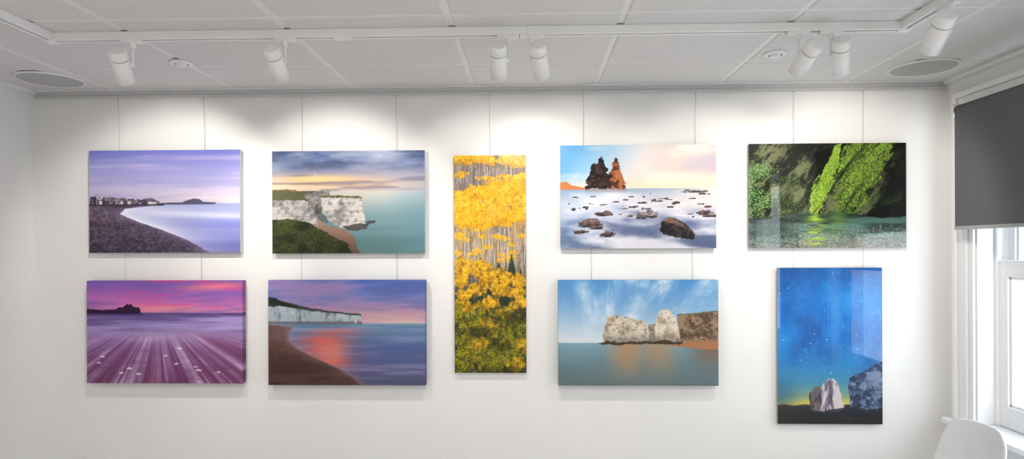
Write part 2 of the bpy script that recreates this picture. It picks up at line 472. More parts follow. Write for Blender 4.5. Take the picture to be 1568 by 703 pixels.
def art_cliff(W, H):
    X, Y = coords(W, H)
    im = grad(Y, [(0, (84, 104, 150)), (.12, (104, 120, 160)), (.2, (140, 142, 166)), (.28, (208, 180, 160)), (.33, (240, 204, 160)), (.4, (214, 200, 194))])
    n = vnoise(X + .3 * Y, Y, 3, 8, 12, 6, .6); im = mixc(im, (58, 68, 100), ss(.4, .85, n) * .85 * ss(.26, .08, Y)); im = mixc(im, (180, 182, 196), ss(.55, .1, n) * .6 * ss(.3, .0, Y))
    im = mixc(im, (134, 146, 176), ss(.5, 1, X) * .6 * ss(.1, .28, Y)); im = mixc(im, (255, 216, 140), np.exp(-((X - .3) / .22) ** 2 - ((Y - .27) / .03) ** 2) * .85)
    n2 = vnoise(X, Y, 2.5, 26, 14, 5); im = mixc(im, (112, 106, 126), ss(.45, .85, n2) * .6 * ss(.14, .24, Y))
    im = line(im, .27 * W, .19 * H, .29 * W, .235 * H, 1.0, (250, 236, 220), .7)
    sea = grad(Y, [(.39, (196, 194, 190)), (.47, (160, 178, 180)), (.65, (116, 148, 156)), (.85, (86, 122, 128)), (1, (70, 102, 106))])
    sea = mixc(sea, (210, 200, 184), np.exp(-((X - .55) / .25) ** 2) * ss(.62, .4, Y) * .6); sea = mixc(sea, (98, 140, 160), ss(.7, 1, X) * .4)
    sea = mixc(sea, (200, 206, 200), vnoise(X, Y, 1.5, 16, 15) * .15)
    im = mixc(im, sea, ss(.388, .396, Y))
    w1 = (vnoise(X, Y, 14, 12, 16) - .5) * .03; w2 = (vnoise(X, Y, 12, 16, 19) - .5) * .03
    Xw, Yw = X + w1, Y + w2
    im = mixc(im, (92, 94, 66), poly(Xw, Yw, [(-.1, .385), (.14, .38), (.2, .39), (.38, .40), (.38, .47), (.3, .50), (-.1, .50)]))
    im = mixc(im, (176, 120, 76), poly(Xw, Yw, [(-.1, .378), (.2, .388), (.2, .395), (-.1, .395)]) * .6)
    beach = grad(Y, [(.5, (196, 168, 150)), (.8, (140, 110, 94)), (1, (90, 70, 62))])
    im = mixc(im, beach, poly(Xw, Yw, [(.25, .6), (.36, .72), (.46, .76), (.54, .85), (.58, 1.02), (.2, 1.02), (.2, .6)]))
    fine = vnoise(X + .2 * Y, Y, 40, 26, 18, 4, .7); md = vnoise(X, Y, 10, 9, 20, 4); hl = vnoise(X, Y, 3, 40, 21, 3)
    chalk = mixc(solid(X, (204, 200, 198)), (140, 136, 138), ss(.35, .85, md) * .85); chalk = mixc(chalk, (112, 104, 100), ss(.5, .85, fine) * .65); chalk = mixc(chalk, (236, 228, 216), ss(.5, .2, fine) * .45); chalk = mixc(chalk, (124, 118, 114), ss(.6, .9, hl) * .35)
    im = mixc(im, chalk * .92, poly(Xw, Yw, [(-.1, .49), (.2, .47), (.26, .50), (.28, .60), (.30, .72), (-.1, .72)]))
    im = mixc(im, chalk * .74, poly(Xw, Yw, [(.22, .43), (.3, .40), (.38, .40), (.38, .5), (.33, .6), (.28, .62)]))
    im = mixc(im, chalk, poly(Xw, Yw, [(.32, .455), (.46, .465), (.60, .475), (.615, .60), (.62, .73), (.55, .76), (.44, .745), (.36, .66), (.33, .6)]))
    im = mixc(im, (60, 56, 54), poly(Xw, Yw, [(.275, .5), (.30, .52), (.335, .62), (.37, .68), (.35, .70), (.30, .66), (.28, .6)]) * .45)
    im = mixc(im, (66, 62, 58), poly(Xw, Yw, [(.46, .735), (.62, .71), (.63, .745), (.56, .765), (.48, .758)]) * .85)
    im = mixc(im, (104, 94, 62), poly(Xw, Yw, [(.30, .445), (.46, .445), (.60, .458), (.60, .472), (.46, .466), (.32, .46)]))
    im = dabs(im, 30, poly(X, Y, [(.61, .70), (.66, .67), (.68, .70), (.62, .74)]), (1, 2.6), [(50, 48, 48), (70, 64, 60)], 5)
    gm = poly(Xw, Yw, [(-.1, .68), (.1, .66), (.24, .70), (.30, .74), (.42, .84), (.50, .93), (.54, 1.02), (-.1, 1.02)])
    im = mixc(im, grad(Y, [(.66, (76, 80, 42)), (.85, (48, 56, 30)), (1, (34, 42, 24))]), gm)
    im = dabs(im, 5000, gm, (.5, 1.1), [(100, 104, 52), (32, 42, 22), (66, 74, 34), (106, 92, 50), (26, 34, 18)], 6, asp=1.8, alpha=.5)
    im = mixc(im, (22, 28, 16), gm * ss(.45, .85, vnoise(X, Y, 8, 10, 22)) * .6)
    return blur(im)
def art_aspen(W, H):
    X, Y = coords(W, H); rng = np.random.RandomState(11)
    im = grad(Y, [(0, (150, 122, 74)), (.1, (116, 104, 108)), (.3, (176, 144, 88)), (.5, (134, 114, 92)), (.7, (66, 66, 36)), (1, (44, 50, 24))])
    n = vnoise(X, Y, 8, 20, 21, 4); im = mixc(im, (84, 74, 82), ss(.45, .8, n) * .6)
    yel = [(255, 206, 44), (252, 190, 30), (240, 168, 24), (255, 218, 84), (222, 146, 22)]
    gry = [(196, 170, 34), (146, 148, 34), (104, 116, 30), (226, 186, 34), (168, 130, 28), (74, 88, 30), (124, 134, 34)]
    im = dabs(im, 2600, ((Y > .3) & (Y < .52)) * 1. + (Y < .14) * .4, (.6, 1.2), [(222, 168, 54), (190, 140, 50), (110, 92, 84), (240, 190, 60)], 70, alpha=.6)
    def trunks(n, ya, yb, la, lb, wmax, seed):
        nonlocal im
        r_ = np.random.RandomState(seed)
        for i in range(n):
            x = r_.rand() * W; y0 = r_.uniform(ya, yb) * H; ln = r_.uniform(la, lb) * H; w_ = r_.uniform(.5, wmax)
            c = np.minimum(np.array((222, 214, 208)) * r_.uniform(.7, 1.1), 242)
            im = line(im, x, y0, x + r_.uniform(-3, 3), y0 + ln, w_, c, .8)
    trunks(190, .26, .48, .06, .16, 1.3, 1)
    trunks(110, .0, .12, .05, .1, 1.1, 2)
    def clump(cx, cy, rx, ry, cols, n, seed, dark=.55, base=.75):
        nonlocal im
        ed = (vnoise(X, Y, 14, 36, seed + 1, 3) - .5)
        q = ((X - cx) / rx) ** 2 + ((Y - cy) / ry) ** 2 + ed * 1.4
        m = np.clip(1.2 - q, 0, 1)
        im = mixc(im, np.array(cols[2]) * dark, ss(1.1, .6, q) * base)
        lit = m * vnoise(X, Y, 22, 60, seed, 3) ** 1.3 * (1.2 - ss(-.5, 1, (Y - cy) / ry) * .8)
        im = dabs(im, int(n * 2.6), lit, (.55, 1.25), cols, seed, alpha=.8)
    for k in range(12): clump(rng.rand(), rng.uniform(-.01, .035), .15, .026, yel, 150, 100 + k, .8)
    for k in range(7): clump(rng.rand(), rng.uniform(.08, .11), .10, .012, yel, 45, 130 + k, .8, .5)
    for k, (cx, cy) in enumerate([(.95, .135), (.8, .145), (.65, .15), (.5, .165), (.35, .175), (.05, .2), (.2, .215), (.9, .20), (.7, .22), (.05, .235), (.5, .24), (.3, .26), (.98, .26), (.85, .27), (.1, .285), (.65, .28), (.45, .295), (.2, .305)]):
        clump(cx, cy, .18, .042, yel, 420, 200 + k, .86, .9)
    trunks(40, .18, .27, .02, .05, .7, 4)
    for k in range(24): clump(rng.rand(), rng.uniform(.31, .49), .08, .012, yel, 44, 300 + k, .85, .4)
    trunks(80, .33, .48, .04, .10, 1.2, 3)
    dk = [(34, 50, 38), (48, 66, 42), (24, 38, 32)]
    for cx, y0, y1_ in ((.80, .45, .60), (.62, .49, .60), (.93, .52, .66), (.7, .58, .70), (.35, .6, .72), (.2, .62, .7), (.5, .56, .64)):
        m = ((np.abs(X - cx) < (Y - y0) / (y1_ - y0) * .10) & (Y > y0) & (Y < y1_)).astype(float)
        im = mixc(im, dk[0], m * .7); im = dabs(im, 600, m + 1e-9, (.5, 1.2), dk, int(cx * 100), alpha=.8)
    lowc = [(.12, .50), (.38, .505), (.12, .535), (.3, .53), (.42, .56), (.62, .55), (.08, .57), (.78, .57), (.95, .58), (.58, .6), (.3, .62), (.66, .62), (.85, .63), (.12, .64), (.5, .68), (.93, .68), (.1, .7), (.3, .7)]
    for k, (cx, cy) in enumerate(lowc): clump(cx, cy, .14, .032, yel, 250, 400 + k, .6)
    for k in range(24): clump((k * .37) % 1.0, .72 + .27 * k / 23, .17, .036, gry, 300, 500 + k, .5, .6)
    for k, (cx, cy, s_) in enumerate([(.72, .72, 1), (.45, .78, 1), (.9, .78, 0), (.25, .8, 0), (.35, .87, 1), (.97, .87, 1), (.75, .88, 0), (.12, .92, 0), (.85, .96, 1), (.55, .97, 0)]):
        clump(cx, cy, .13, .034, ([(236, 184, 34), (214, 164, 30), (190, 150, 30), (244, 200, 60), (170, 140, 30)] if s_ else gry), 230, 600 + k, .55, .6)
    for i in range(90):
        x = rng.rand() * W; y0 = rng.uniform(.52, .94) * H
        im = line(im, x, y0, x + rng.uniform(-1, 1), y0 + rng.uniform(.01, .035) * H, .7, (204, 194, 170), .6)
    sh = ss(.45, .9, vnoise(X, Y, 6, 16, 23)); im = mixc(im, (22, 28, 18), sh * ss(.5, .72, Y) * .55)
    return blur(im, .10)
def art_stacks(W, H):
    X, Y = coords(W, H); rng = np.random.RandomState(4)
    im = grad(X + .35 * (Y - .2), [(0, (100, 164, 214)), (.25, (158, 196, 224)), (.5, (222, 214, 212)), (.75, (240, 214, 196)), (1, (226, 192, 188))])
    n = vnoise(X + .5 * Y, Y, 3, 6, 31, 6, .6); im = mixc(im, (246, 236, 226), ss(.35, .85, n) * .65); im = mixc(im, (158, 164, 196), ss(.6, .15, n) * .5 * ss(.45, 1, X))
    im = mixc(im, (252, 220, 182), ss(.25, .42, Y) * .65); im = mixc(im, (88, 156, 212), ss(.35, 0, X + Y) * .6)
    sea = grad(Y, [(.42, (144, 168, 196)), (.5, (198, 200, 212)), (.6, (186, 192, 210)), (.75, (146, 156, 182)), (.9, (104, 114, 142)), (1, (86, 94, 120))])
    n = vnoise(X + Y * 1.0, Y - .2 * X, 3, 7, 33, 5, .5); sea = mixc(sea, (240, 236, 240), ss(.35, .8, n) * .8); sea = mixc(sea, (76, 90, 126), ss(.5, .12, n) * .65 * ss(.45, .7, Y))
    sea = mixc(sea, (236, 212, 200), ss(.45, 1, X) * ss(.8, .5, Y) * .5); sea = mixc(sea, (100, 138, 184), ss(.35, 0, X) * .35)
    im = mixc(im, sea, ss(.415, .425, Y))
    im = mixc(im, (200, 120, 66), poly(X, Y, [(0, .36), (.04, .35), (.07, .385), (.12, .40), (.17, .415), (.17, .43), (0, .43)]))
    wob = (vnoise(X, Y, 26, 22, 34, 5, .7) - .5) * .025; wob2 = (vnoise(X, Y, 26, 22, 36, 5, .7) - .5) * .04
    tex = vnoise(X, Y, 40, 26, 35, 4, .7)
    c1 = mixc(solid(X, (70, 46, 38)), (22, 16, 18), ss(.3, .6, tex)); c2 = mixc(solid(X, (178, 104, 62)), (66, 36, 28), ss(.35, .75, tex))
    im = mixc(im, c1, poly(X + wob, Y + wob2, [(.165, .42), (.17, .33), (.195, .27), (.20, .2), (.22, .165), (.24, .17), (.25, .13), (.275, .12), (.29, .19), (.30, .25), (.32, .3), (.33, .42)]))
    im = mixc(im, c2, poly(X + wob, Y + wob2, [(.30, .42), (.31, .33), (.325, .26), (.34, .17), (.355, .13), (.37, .15), (.385, .22), (.40, .27), (.41, .34), (.42, .42)]))
    im = mixc(im, (24, 16, 16), poly(X + wob, Y, [(.30, .42), (.305, .34), (.325, .25), (.33, .42)]) * .8)
    im = mixc(im, (150, 118, 108), ((X > .16) & (X < .43)) * ss(.47, .42, Y) * (Y > .42) * .6)
    def rock(cx, cy, rx, ry, c=(46, 40, 44)):
        nonlocal im
        wx = vnoise(X, Y, 26, 24, int(cx * 1000 + cy * 77), 4, .75) - .5
        q = ((X - cx + .4 * (Y - cy)) / rx) ** 2 + ((Y - cy) / ry) ** 2 + wx * 2.8
        m = ss(1.2, .8, q) * (Y < cy + ry * .75)
        im = mixc(im, (228, 228, 236), ss(3.2, .8, ((X - cx) / rx / 1.2) ** 2 + ((Y - cy - ry * .8) / ry) ** 2) * .35)
        im = mixc(im, np.array(c) * (.5 + tex[..., None] * 1.0), m * .95)
        im = mixc(im, (164, 122, 100), m * ss(.2, -.9, (Y - cy) / ry + wx * 2.5) * .55)
    base = [(.08, .62, .035, .020), (.16, .60, .02, .012), (.21, .565, .025, .012), (.27, .58, .015, .009), (.28, .665, .055, .03), (.19, .765, .075, .042), (.13, .84, .05, .022), (.31, .86, .055, .042), (.55, .685, .06, .044), (.57, .64, .04, .02), (.47, .60, .03, .013), (.52, .56, .03, .010), (.62, .545, .04, .010), (.68, .52, .02, .008), (.74, .56, .03, .012), (.71, .60, .025, .010), (.86, .455, .07, .014), (.92, .475, .05, .012), (.80, .44, .03, .008), (.93, .66, .06, .028), (.97, .69, .05, .016), (.42, .53, .02, .007), (.36, .55, .02, .008), (.85, .52, .02, .007), (.46, .50, .015, .006), (.58, .47, .015, .005), (.24, .80, .04, .02)]
    base += [(rng.uniform(.05, .98), rng.uniform(.48, .70), rng.uniform(.008, .022), rng.uniform(.004, .011)) for _ in range(24)]
    for r_ in base: rock(*r_)
    m = poly(X + wob * .8, Y + wob2 * .8, [(.64, .83), (.65, .74), (.69, .70), (.75, .72), (.82, .79), (.87, .88), (.86, .92), (.76, .90), (.68, .87)])
    im = mixc(im, mixc(solid(X, (58, 48, 48)), (24, 20, 26), ss(.3, .7, tex)), m); im = mixc(im, (160, 122, 104), m * poly(X + wob, Y + wob2, [(.66, .73), (.7, .69), (.85, .84), (.87, .88), (.8, .80)]) * (.3 + .6 * tex))
    return blur(im)
def art_cave(W, H):
    X, Y = coords(W, H)
    U = X + .45 * Y; V = Y - .3 * X
    tex = vnoise(U, V, 16, 7, 41, 6, .7); big = vnoise(U, V, 5, 3, 42, 4); fine = vnoise(U, Y, 60, 30, 43, 3, .8)
    im = mixc(solid(X, (104, 108, 74)), (20, 24, 16), ss(.25, .66, tex)); im = mixc(im, (156, 154, 118), ss(.45, .85, big) * ss(.4, .8, fine) * ss(.55, .25, X) * .9)
    im = mixc(im, (98, 132, 56), ss(.4, .85, big) * ss(.55, .1, X) * .6 * (.5 + tex))
    im = mixc(im, (14, 18, 10), ss(.2, .0, Y) * ss(.15, .3, X) * .45)
    w1 = (tex - .5) * .12
    im = mixc(im, (10, 14, 10), ss(-.02, .05, .08 - np.abs(X + w1 - (.47 - .12 * Y))) * ss(.75, .3, Y) * .8)
    im = mixc(im, (9, 12, 9), ss(.76, .92, X + .25 * (Y - .3) + w1) * .88)
    mossc = [(146, 182, 52), (176, 208, 66), (112, 152, 44), (84, 122, 38), (200, 222, 96)]
    a = poly(X + w1 * .5, Y, [(.50, .24), (.555, .02), (.60, .0), (.585, .2), (.52, .42), (.47, .58), (.45, .68), (.385, .68), (.39, .52), (.42, .38)])
    b = poly(X + w1 * .9, Y + .5 * w1, [(.63, .06), (.72, -.1), (.92, -.1), (.88, .14), (.80, .36), (.73, .54), (.66, .70), (.51, .70), (.56, .40)])
    st = vnoise(X * 1.0 + Y * .55, Y, 20, 2.5, 46, 5, .75)
    im = mixc(im, (92, 122, 34), a * .85); im = dabs(im, 3500, a * (.1 + tex * (1 - .6 * st)), (.5, 1.2), mossc, 44, asp=1.8, alpha=.6)
    im = mixc(im, (52, 70, 28), b * .85); im = dabs(im, 5200, b * ss(.68, .25, st) * (.2 + tex) + b * .04, (.5, 1.2), mossc, 45, asp=1.7, alpha=.55)
    im = mixc(im, (14, 20, 10), (a * .5 + b) * ss(.6, .9, st) * .8)
    lf = ss(.19, .0, X + .06 * np.sin(Y * 20)) * ss(.10, .3, Y)
    im = dabs(im, 5200, lf + 1e-9, (.5, 1.4), [(92, 148, 68), (142, 192, 100), (60, 100, 44), (180, 214, 148), (30, 52, 22), (34, 56, 24)], 47, alpha=.7)
    g2 = poly(X, Y, [(.12, .35), (.32, .28), (.38, .68), (.2, .72)]); im = dabs(im, 2200, g2 * tex, (.5, 1.2), [(90, 120, 52), (44, 60, 26), (126, 156, 72)], 48, alpha=.55)
    rt = poly(X, Y, [(.78, .05), (.98, .1), (.97, .55), (.72, .66)]); im = dabs(im, 1100, rt * ss(.45, .9, big) + 1e-9, (.5, 1.2), [(80, 108, 44), (48, 68, 28)], 49, alpha=.55)
    sh = .685 + .03 * np.sin(X * 9) * (X > .5) - .02 * ss(.6, .3, X) + .05 * ss(.35, .1, X) + (tex - .5) * .02
    pm = ss(-.006, .006, Y - sh)
    pool = grad(Y, [(.68, (60, 84, 74)), (.78, (84, 116, 108)), (.9, (108, 136, 130)), (1, (122, 126, 116))]); pool = mixc(pool, (22, 34, 28), ss(.35, .8, vnoise(X, Y, 4, 16, 50)) * .75 * ss(1.05, .75, Y))
    im = mixc(im, pool, pm)
    im = dabs(im, 2400, pm * ss(.74, 1.0, Y) * (X > .3) + 1e-9, (.8, 3.0), [(104, 138, 134), (176, 138, 110), (66, 98, 96), (200, 186, 162), (46, 66, 62), (176, 110, 80), (76, 110, 110)], 51, asp=.5, alpha=.6)
    im = mixc(im, (172, 200, 60), pm * np.exp(-((X - .43) / .055) ** 2) * ss(.25, .7, vnoise(X, Y, 8, 34, 52)) * .85)
    im = mixc(im, (110, 146, 60), pm * np.exp(-((X - .57) / .06) ** 2) * ss(1, .7, Y) * .5)
    im = dabs(im, 1200, pm * (X < .32) + 1e-9, (.8, 2.4), [(48, 50, 40), (84, 86, 70), (20, 22, 18)], 53, asp=.6, alpha=.6)
    return blur(im, .10)
def art_pink(W, H):
    X, Y = coords(W, H)
    im = grad(Y, [(0, (122, 92, 172)), (.1, (154, 98, 178)), (.2, (198, 112, 180)), (.27, (222, 130, 172)), (.31, (216, 144, 172))])
    n = vnoise(X + Y, Y, 2, 12, 61, 6, .6); im = mixc(im, (206, 66, 134), ss(.35, .8, n) * .75 * ss(.1, .6, X)); im = mixc(im, (108, 88, 166), ss(.6, .1, n) * .6)
    im = mixc(im, (246, 124, 134), np.exp(-((X - .82) / .22) ** 2 - ((Y - .04 - .1 * (1 - X)) / .035) ** 2) * .8)
    im = mixc(im, (248, 156, 150), np.exp(-((X - .5) / .15) ** 2 - ((Y - .27) / .025) ** 2) * .7)
    sea = grad(Y, [(.31, (94, 74, 126)), (.38, (122, 102, 160)), (.45, (152, 134, 188)), (.55, (146, 112, 166)), (.75, (128, 82, 130)), (1, (108, 62, 102))])
    cx, cy = .46, .30
    dx = (X - cx) * 1.5; dy = Y - cy; ang = np.arctan2(dx, dy); r = np.hypot(dx, dy)
    A = ang * .5
    s = vnoise(A, r * .12, 26, 3, 63, 3, .6); s2 = vnoise(A, r * .4, 8, 3, 64, 4); s3 = vnoise(A, r * .25, 70, 4, 66, 3, .7); br = vnoise(X, Y, 6, 12, 67, 4)
    w = ss(.46, .64, Y)
    sea = mixc(sea, (208, 184, 216), w * ss(.4, .95, s) * (.2 + .8 * br) * .9); sea = mixc(sea, (112, 58, 84), w * ss(.55, .1, s) * .5); sea = mixc(sea, (156, 92, 118), w * ss(.5, .9, s2) * .35)
    sea = mixc(sea, (224, 202, 228), w * ss(.6, .95, s3) * (.2 + .8 * br) * .6); sea = mixc(sea, (90, 48, 86), w * ss(.4, .05, s3) * .35)
    sea = mixc(sea, (230, 212, 238), np.exp(-((X - .45) / .24) ** 2 - ((Y - .55) / .06) ** 2) * .55 * (.4 + .6 * br))
    h = vnoise(X, Y, 2, 30, 65, 5, .6); sea = mixc(sea, (180, 160, 214), ss(.4, .9, h) * ss(.62, .42, Y) * .8); sea = mixc(sea, (84, 64, 118), ss(.5, .1, h) * ss(.56, .36, Y) * .7)
    im = mixc(im, sea, ss(.308, .316, Y))
    im = mixc(im, (44, 26, 52), poly(X, Y, [(0, .275), (.1, .285), (.19, .28), (.2, .262), (.235, .258), (.26, .225), (.275, .235), (.285, .222), (.30, .255), (.34, .262), (.35, .31), (.3, .325), (0, .32)]) * .95)
    im = mixc(im, (60, 40, 80), ((X < .36) & (Y > .312) & (Y < .33)) * .5)
    for (x, y) in [(.08, .80), (.22, .90), (.28, .855), (.34, .91), (.51, .73), (.58, .81), (.70, .84), (.72, .87), (.84, .89), (.60, .66), (.10, .74)]:
        wv = (vnoise(X, Y, 30, 24, int(x * 100), 3, .7) - .5) * 1.8
        a = ((X - x) / .018) ** 2 + ((Y - y) / .010) ** 2 + wv
        im = mixc(im, (236, 218, 234), ss(1.3, .5, a) * .8)
    return blur(im)
def art_redsea(W, H):
    X, Y = coords(W, H)
    im = grad(Y, [(0, (76, 104, 176)), (.15, (106, 118, 176)), (.27, (156, 130, 166)), (.35, (208, 168, 156)), (.41, (216, 192, 174))])
    n = vnoise(X + .8 * Y, Y, 2, 10, 71, 6, .6); im = mixc(im, (172, 130, 170), ss(.35, .85, n) * .65); im = mixc(im, (78, 94, 148), ss(.6, .1, n) * .55)
    sea = grad(Y, [(.41, (116, 148, 170)), (.5, (98, 126, 162)), (.65, (86, 102, 150)), (.85, (94, 94, 132)), (1, (86, 84, 110))])
    n = vnoise(X, Y, 2, 26, 72, 5, .6); sea = mixc(sea, (156, 156, 190), ss(.4, .9, n) * .45); sea = mixc(sea, (66, 82, 124), ss(.6, .1, n) * .3)
    cx = .46 - .10 * ss(.42, .6, Y) + .06 * ss(.7, .95, Y)
    red = np.exp(-((X - cx) / .17) ** 2) * ss(.43, .52, Y) * ss(1.0, .66, Y)
    sea = mixc(sea, (226, 98, 80), red * (.35 + .8 * vnoise(X + .5 * Y, Y, 3, 16, 73))); sea = mixc(sea, (250, 146, 108), np.exp(-((X - .41) / .09) ** 2 - ((Y - .70) / .11) ** 2) * .5)
    xb = np.interp(Y, [.41, .45, .5, .58, .66, .74, .84, .92, 1], [.0, .16, .13, .13, .19, .30, .45, .54, .60]); d = X - xb
    sand = grad(Y, [(.42, (118, 96, 100)), (.6, (100, 72, 66)), (.8, (80, 56, 50)), (1, (66, 48, 46))]); sand = mixc(sand, (54, 38, 38), vnoise(X, Y, 50, 40, 74, 3, .9) * .4); sand = mixc(sand, (120, 92, 90), ss(.5, .9, vnoise(X, Y, 3, 10, 77)) * .3)
    sand = mixc(sand, (160, 120, 122), np.exp(np.clip(d, -9, 0) / .05) * .45)
    sea = mixc(sea, (190, 160, 176), np.exp(-np.clip(d, 0, 9) / .02) * .35)
    fg = mixc(sand, sea, ss(-.02, .02, d)); im = mixc(im, fg, ss(.408, .416, Y))
    wob = (vnoise(X, Y, 20, 10, 75, 5, .7) - .5) * .02
    T = np.interp(X, [0, .1, .2, .35, .5, .58, .6], [.205, .24, .27, .30, .32, .325, .345]) + wob * .6
    cl = ((Y > T) & (Y < .405 + .02 * ss(.3, 0, X) + wob) & (X < .595)).astype(float)
    face = mixc(solid(X, (160, 172, 180)), (100, 110, 124), ss(.35, .85, vnoise(X, Y, 30, 7, 76, 4, .7)) * .85); face = mixc(face, (196, 200, 200), ss(.5, .9, vnoise(X, Y, 12, 26, 78, 3)) * .4)
    im = mixc(im, face, cl); im = mixc(im, (48, 56, 50), ((Y > T - .035 * ss(.45, 0, X) - .008) & (Y <= T + .008) & (X < .595)) * .85)
    im = mixc(im, (76, 74, 82), ((Y > .395) & (Y < .418) & (X < .6)) * .6)
    im = mixc(im, (206, 180, 168), (((X - .558) / .008) ** 2 + ((Y - .392) / .022) ** 2 < 1) * .9)
    im = mixc(im, (34, 42, 34), poly(X + wob, Y + wob, [(-.1, .16), (.05, .17), (.08, .2), (.2, .26), (-.1, .24)]) * .9)
    return blur(im)
def art_bay(W, H):
    X, Y = coords(W, H)
    im = grad(Y, [(0, (84, 142, 196)), (.2, (116, 162, 204)), (.4, (162, 190, 212)), (.58, (206, 214, 218))])
    dx = X - .3; dy = 1.25 - Y; ang = np.arctan2(dx, dy)
    s = vnoise(ang * .5, dy * .5, 20, 5, 81, 6, .6); s2 = vnoise(X - .4 * Y, Y, 3, 4, 82, 5)
    im = mixc(im, (222, 230, 236), ss(.3, .95, s) * ss(.2, .85, s2) * .95); im = mixc(im, (76, 130, 184), ss(.5, .1, s) * .3 * ss(.5, 0, Y))
    sea = grad(Y, [(.59, (124, 162, 182)), (.66, (108, 142, 156)), (.8, (98, 124, 132)), (1, (90, 102, 104))])
    sea = mixc(sea, (146, 162, 170), vnoise(X, Y, 1.5, 20, 83) * .3)
    br = vnoise(X, Y, 9, 2, 84)
    sea = mixc(sea, (172, 136, 100), ss(.26, .38, X) * ss(.80, .66, X) * ss(1.05, .68, Y) * (.4 + .6 * br) * .95); sea = mixc(sea, (122, 94, 70), ss(.75, .95, X) * ss(.95, .64, Y) * .75)
    im = mixc(im, sea, ss(.588, .602, Y))
    im = mixc(im, (166, 118, 84), poly(X, Y, [(.66, .615), (.8, .585), (1.01, .565), (1.01, .66), (.9, .655), (.75, .63)]))
    wob = (vnoise(X, Y, 18, 16, 85, 5, .6) - .5) * .022; wob2 = (vnoise(X, Y, 18, 16, 89, 5, .6) - .5) * .022
    st = vnoise(X, Y, 14, 8, 86, 5, .7); fi = vnoise(X, Y, 50, 40, 87, 3, .8)
    rc = mixc(solid(X, (212, 202, 186)), (150, 130, 106), ss(.35, .85, st) * .85); rc = mixc(rc, (110, 92, 72), ss(.55, .9, fi) * .5)
    rd = mixc(solid(X, (152, 128, 104)), (88, 72, 58), ss(.3, .8, vnoise(X, Y, 30, 22, 88, 4, .8)))
    im = mixc(im, rd, poly(X + wob, Y + wob2, [(.74, .335), (.80, .325), (.9, .31), (1.1, .29), (1.1, .57), (.9, .575), (.76, .59)]))
    im = mixc(im, (100, 98, 70), poly(X + wob, Y + wob2, [(.74, .33), (.9, .30), (1.1, .285), (1.1, .30), (.9, .318), (.74, .345)]) * .8)
    im = mixc(im, rc * .72, poly(X + wob, Y + wob2, [(.54, .43), (.62, .41), (.64, .60), (.54, .60)]))
    im = mixc(im, rc, poly(X + wob, Y + wob2, [(.285, .58), (.29, .42), (.30, .345), (.37, .335), (.42, .345), (.47, .37), (.54, .385), (.56, .43), (.56, .6), (.45, .605), (.30, .60)]))
    im = mixc(im, rc * 1.04, poly(X + wob * .6, Y + wob2 * .6, [(.60, .60), (.605, .45), (.615, .36), (.64, .29), (.67, .275), (.70, .29), (.73, .36), (.755, .45), (.765, .59), (.7, .615)]))
    fade = ss(.47, .6, Y); im = mixc(im, rc * .55, fade * poly(X + wob, Y + wob2, [(.285, .58), (.285, .45), (.76, .45), (.765, .6), (.6, .61), (.29, .6)]) * .65)
    im = mixc(im, (64, 52, 40), poly(X + wob * 2, Y + wob2 * 1.2, [(.26, .597), (.30, .572), (.42, .588), (.55, .58), (.6, .588), (.66, .578), (.78, .588), (.78, .605), (.66, .615), (.55, .605), (.4, .612), (.27, .605)]) * .9)
    return blur(np.clip(im, 0, 250))
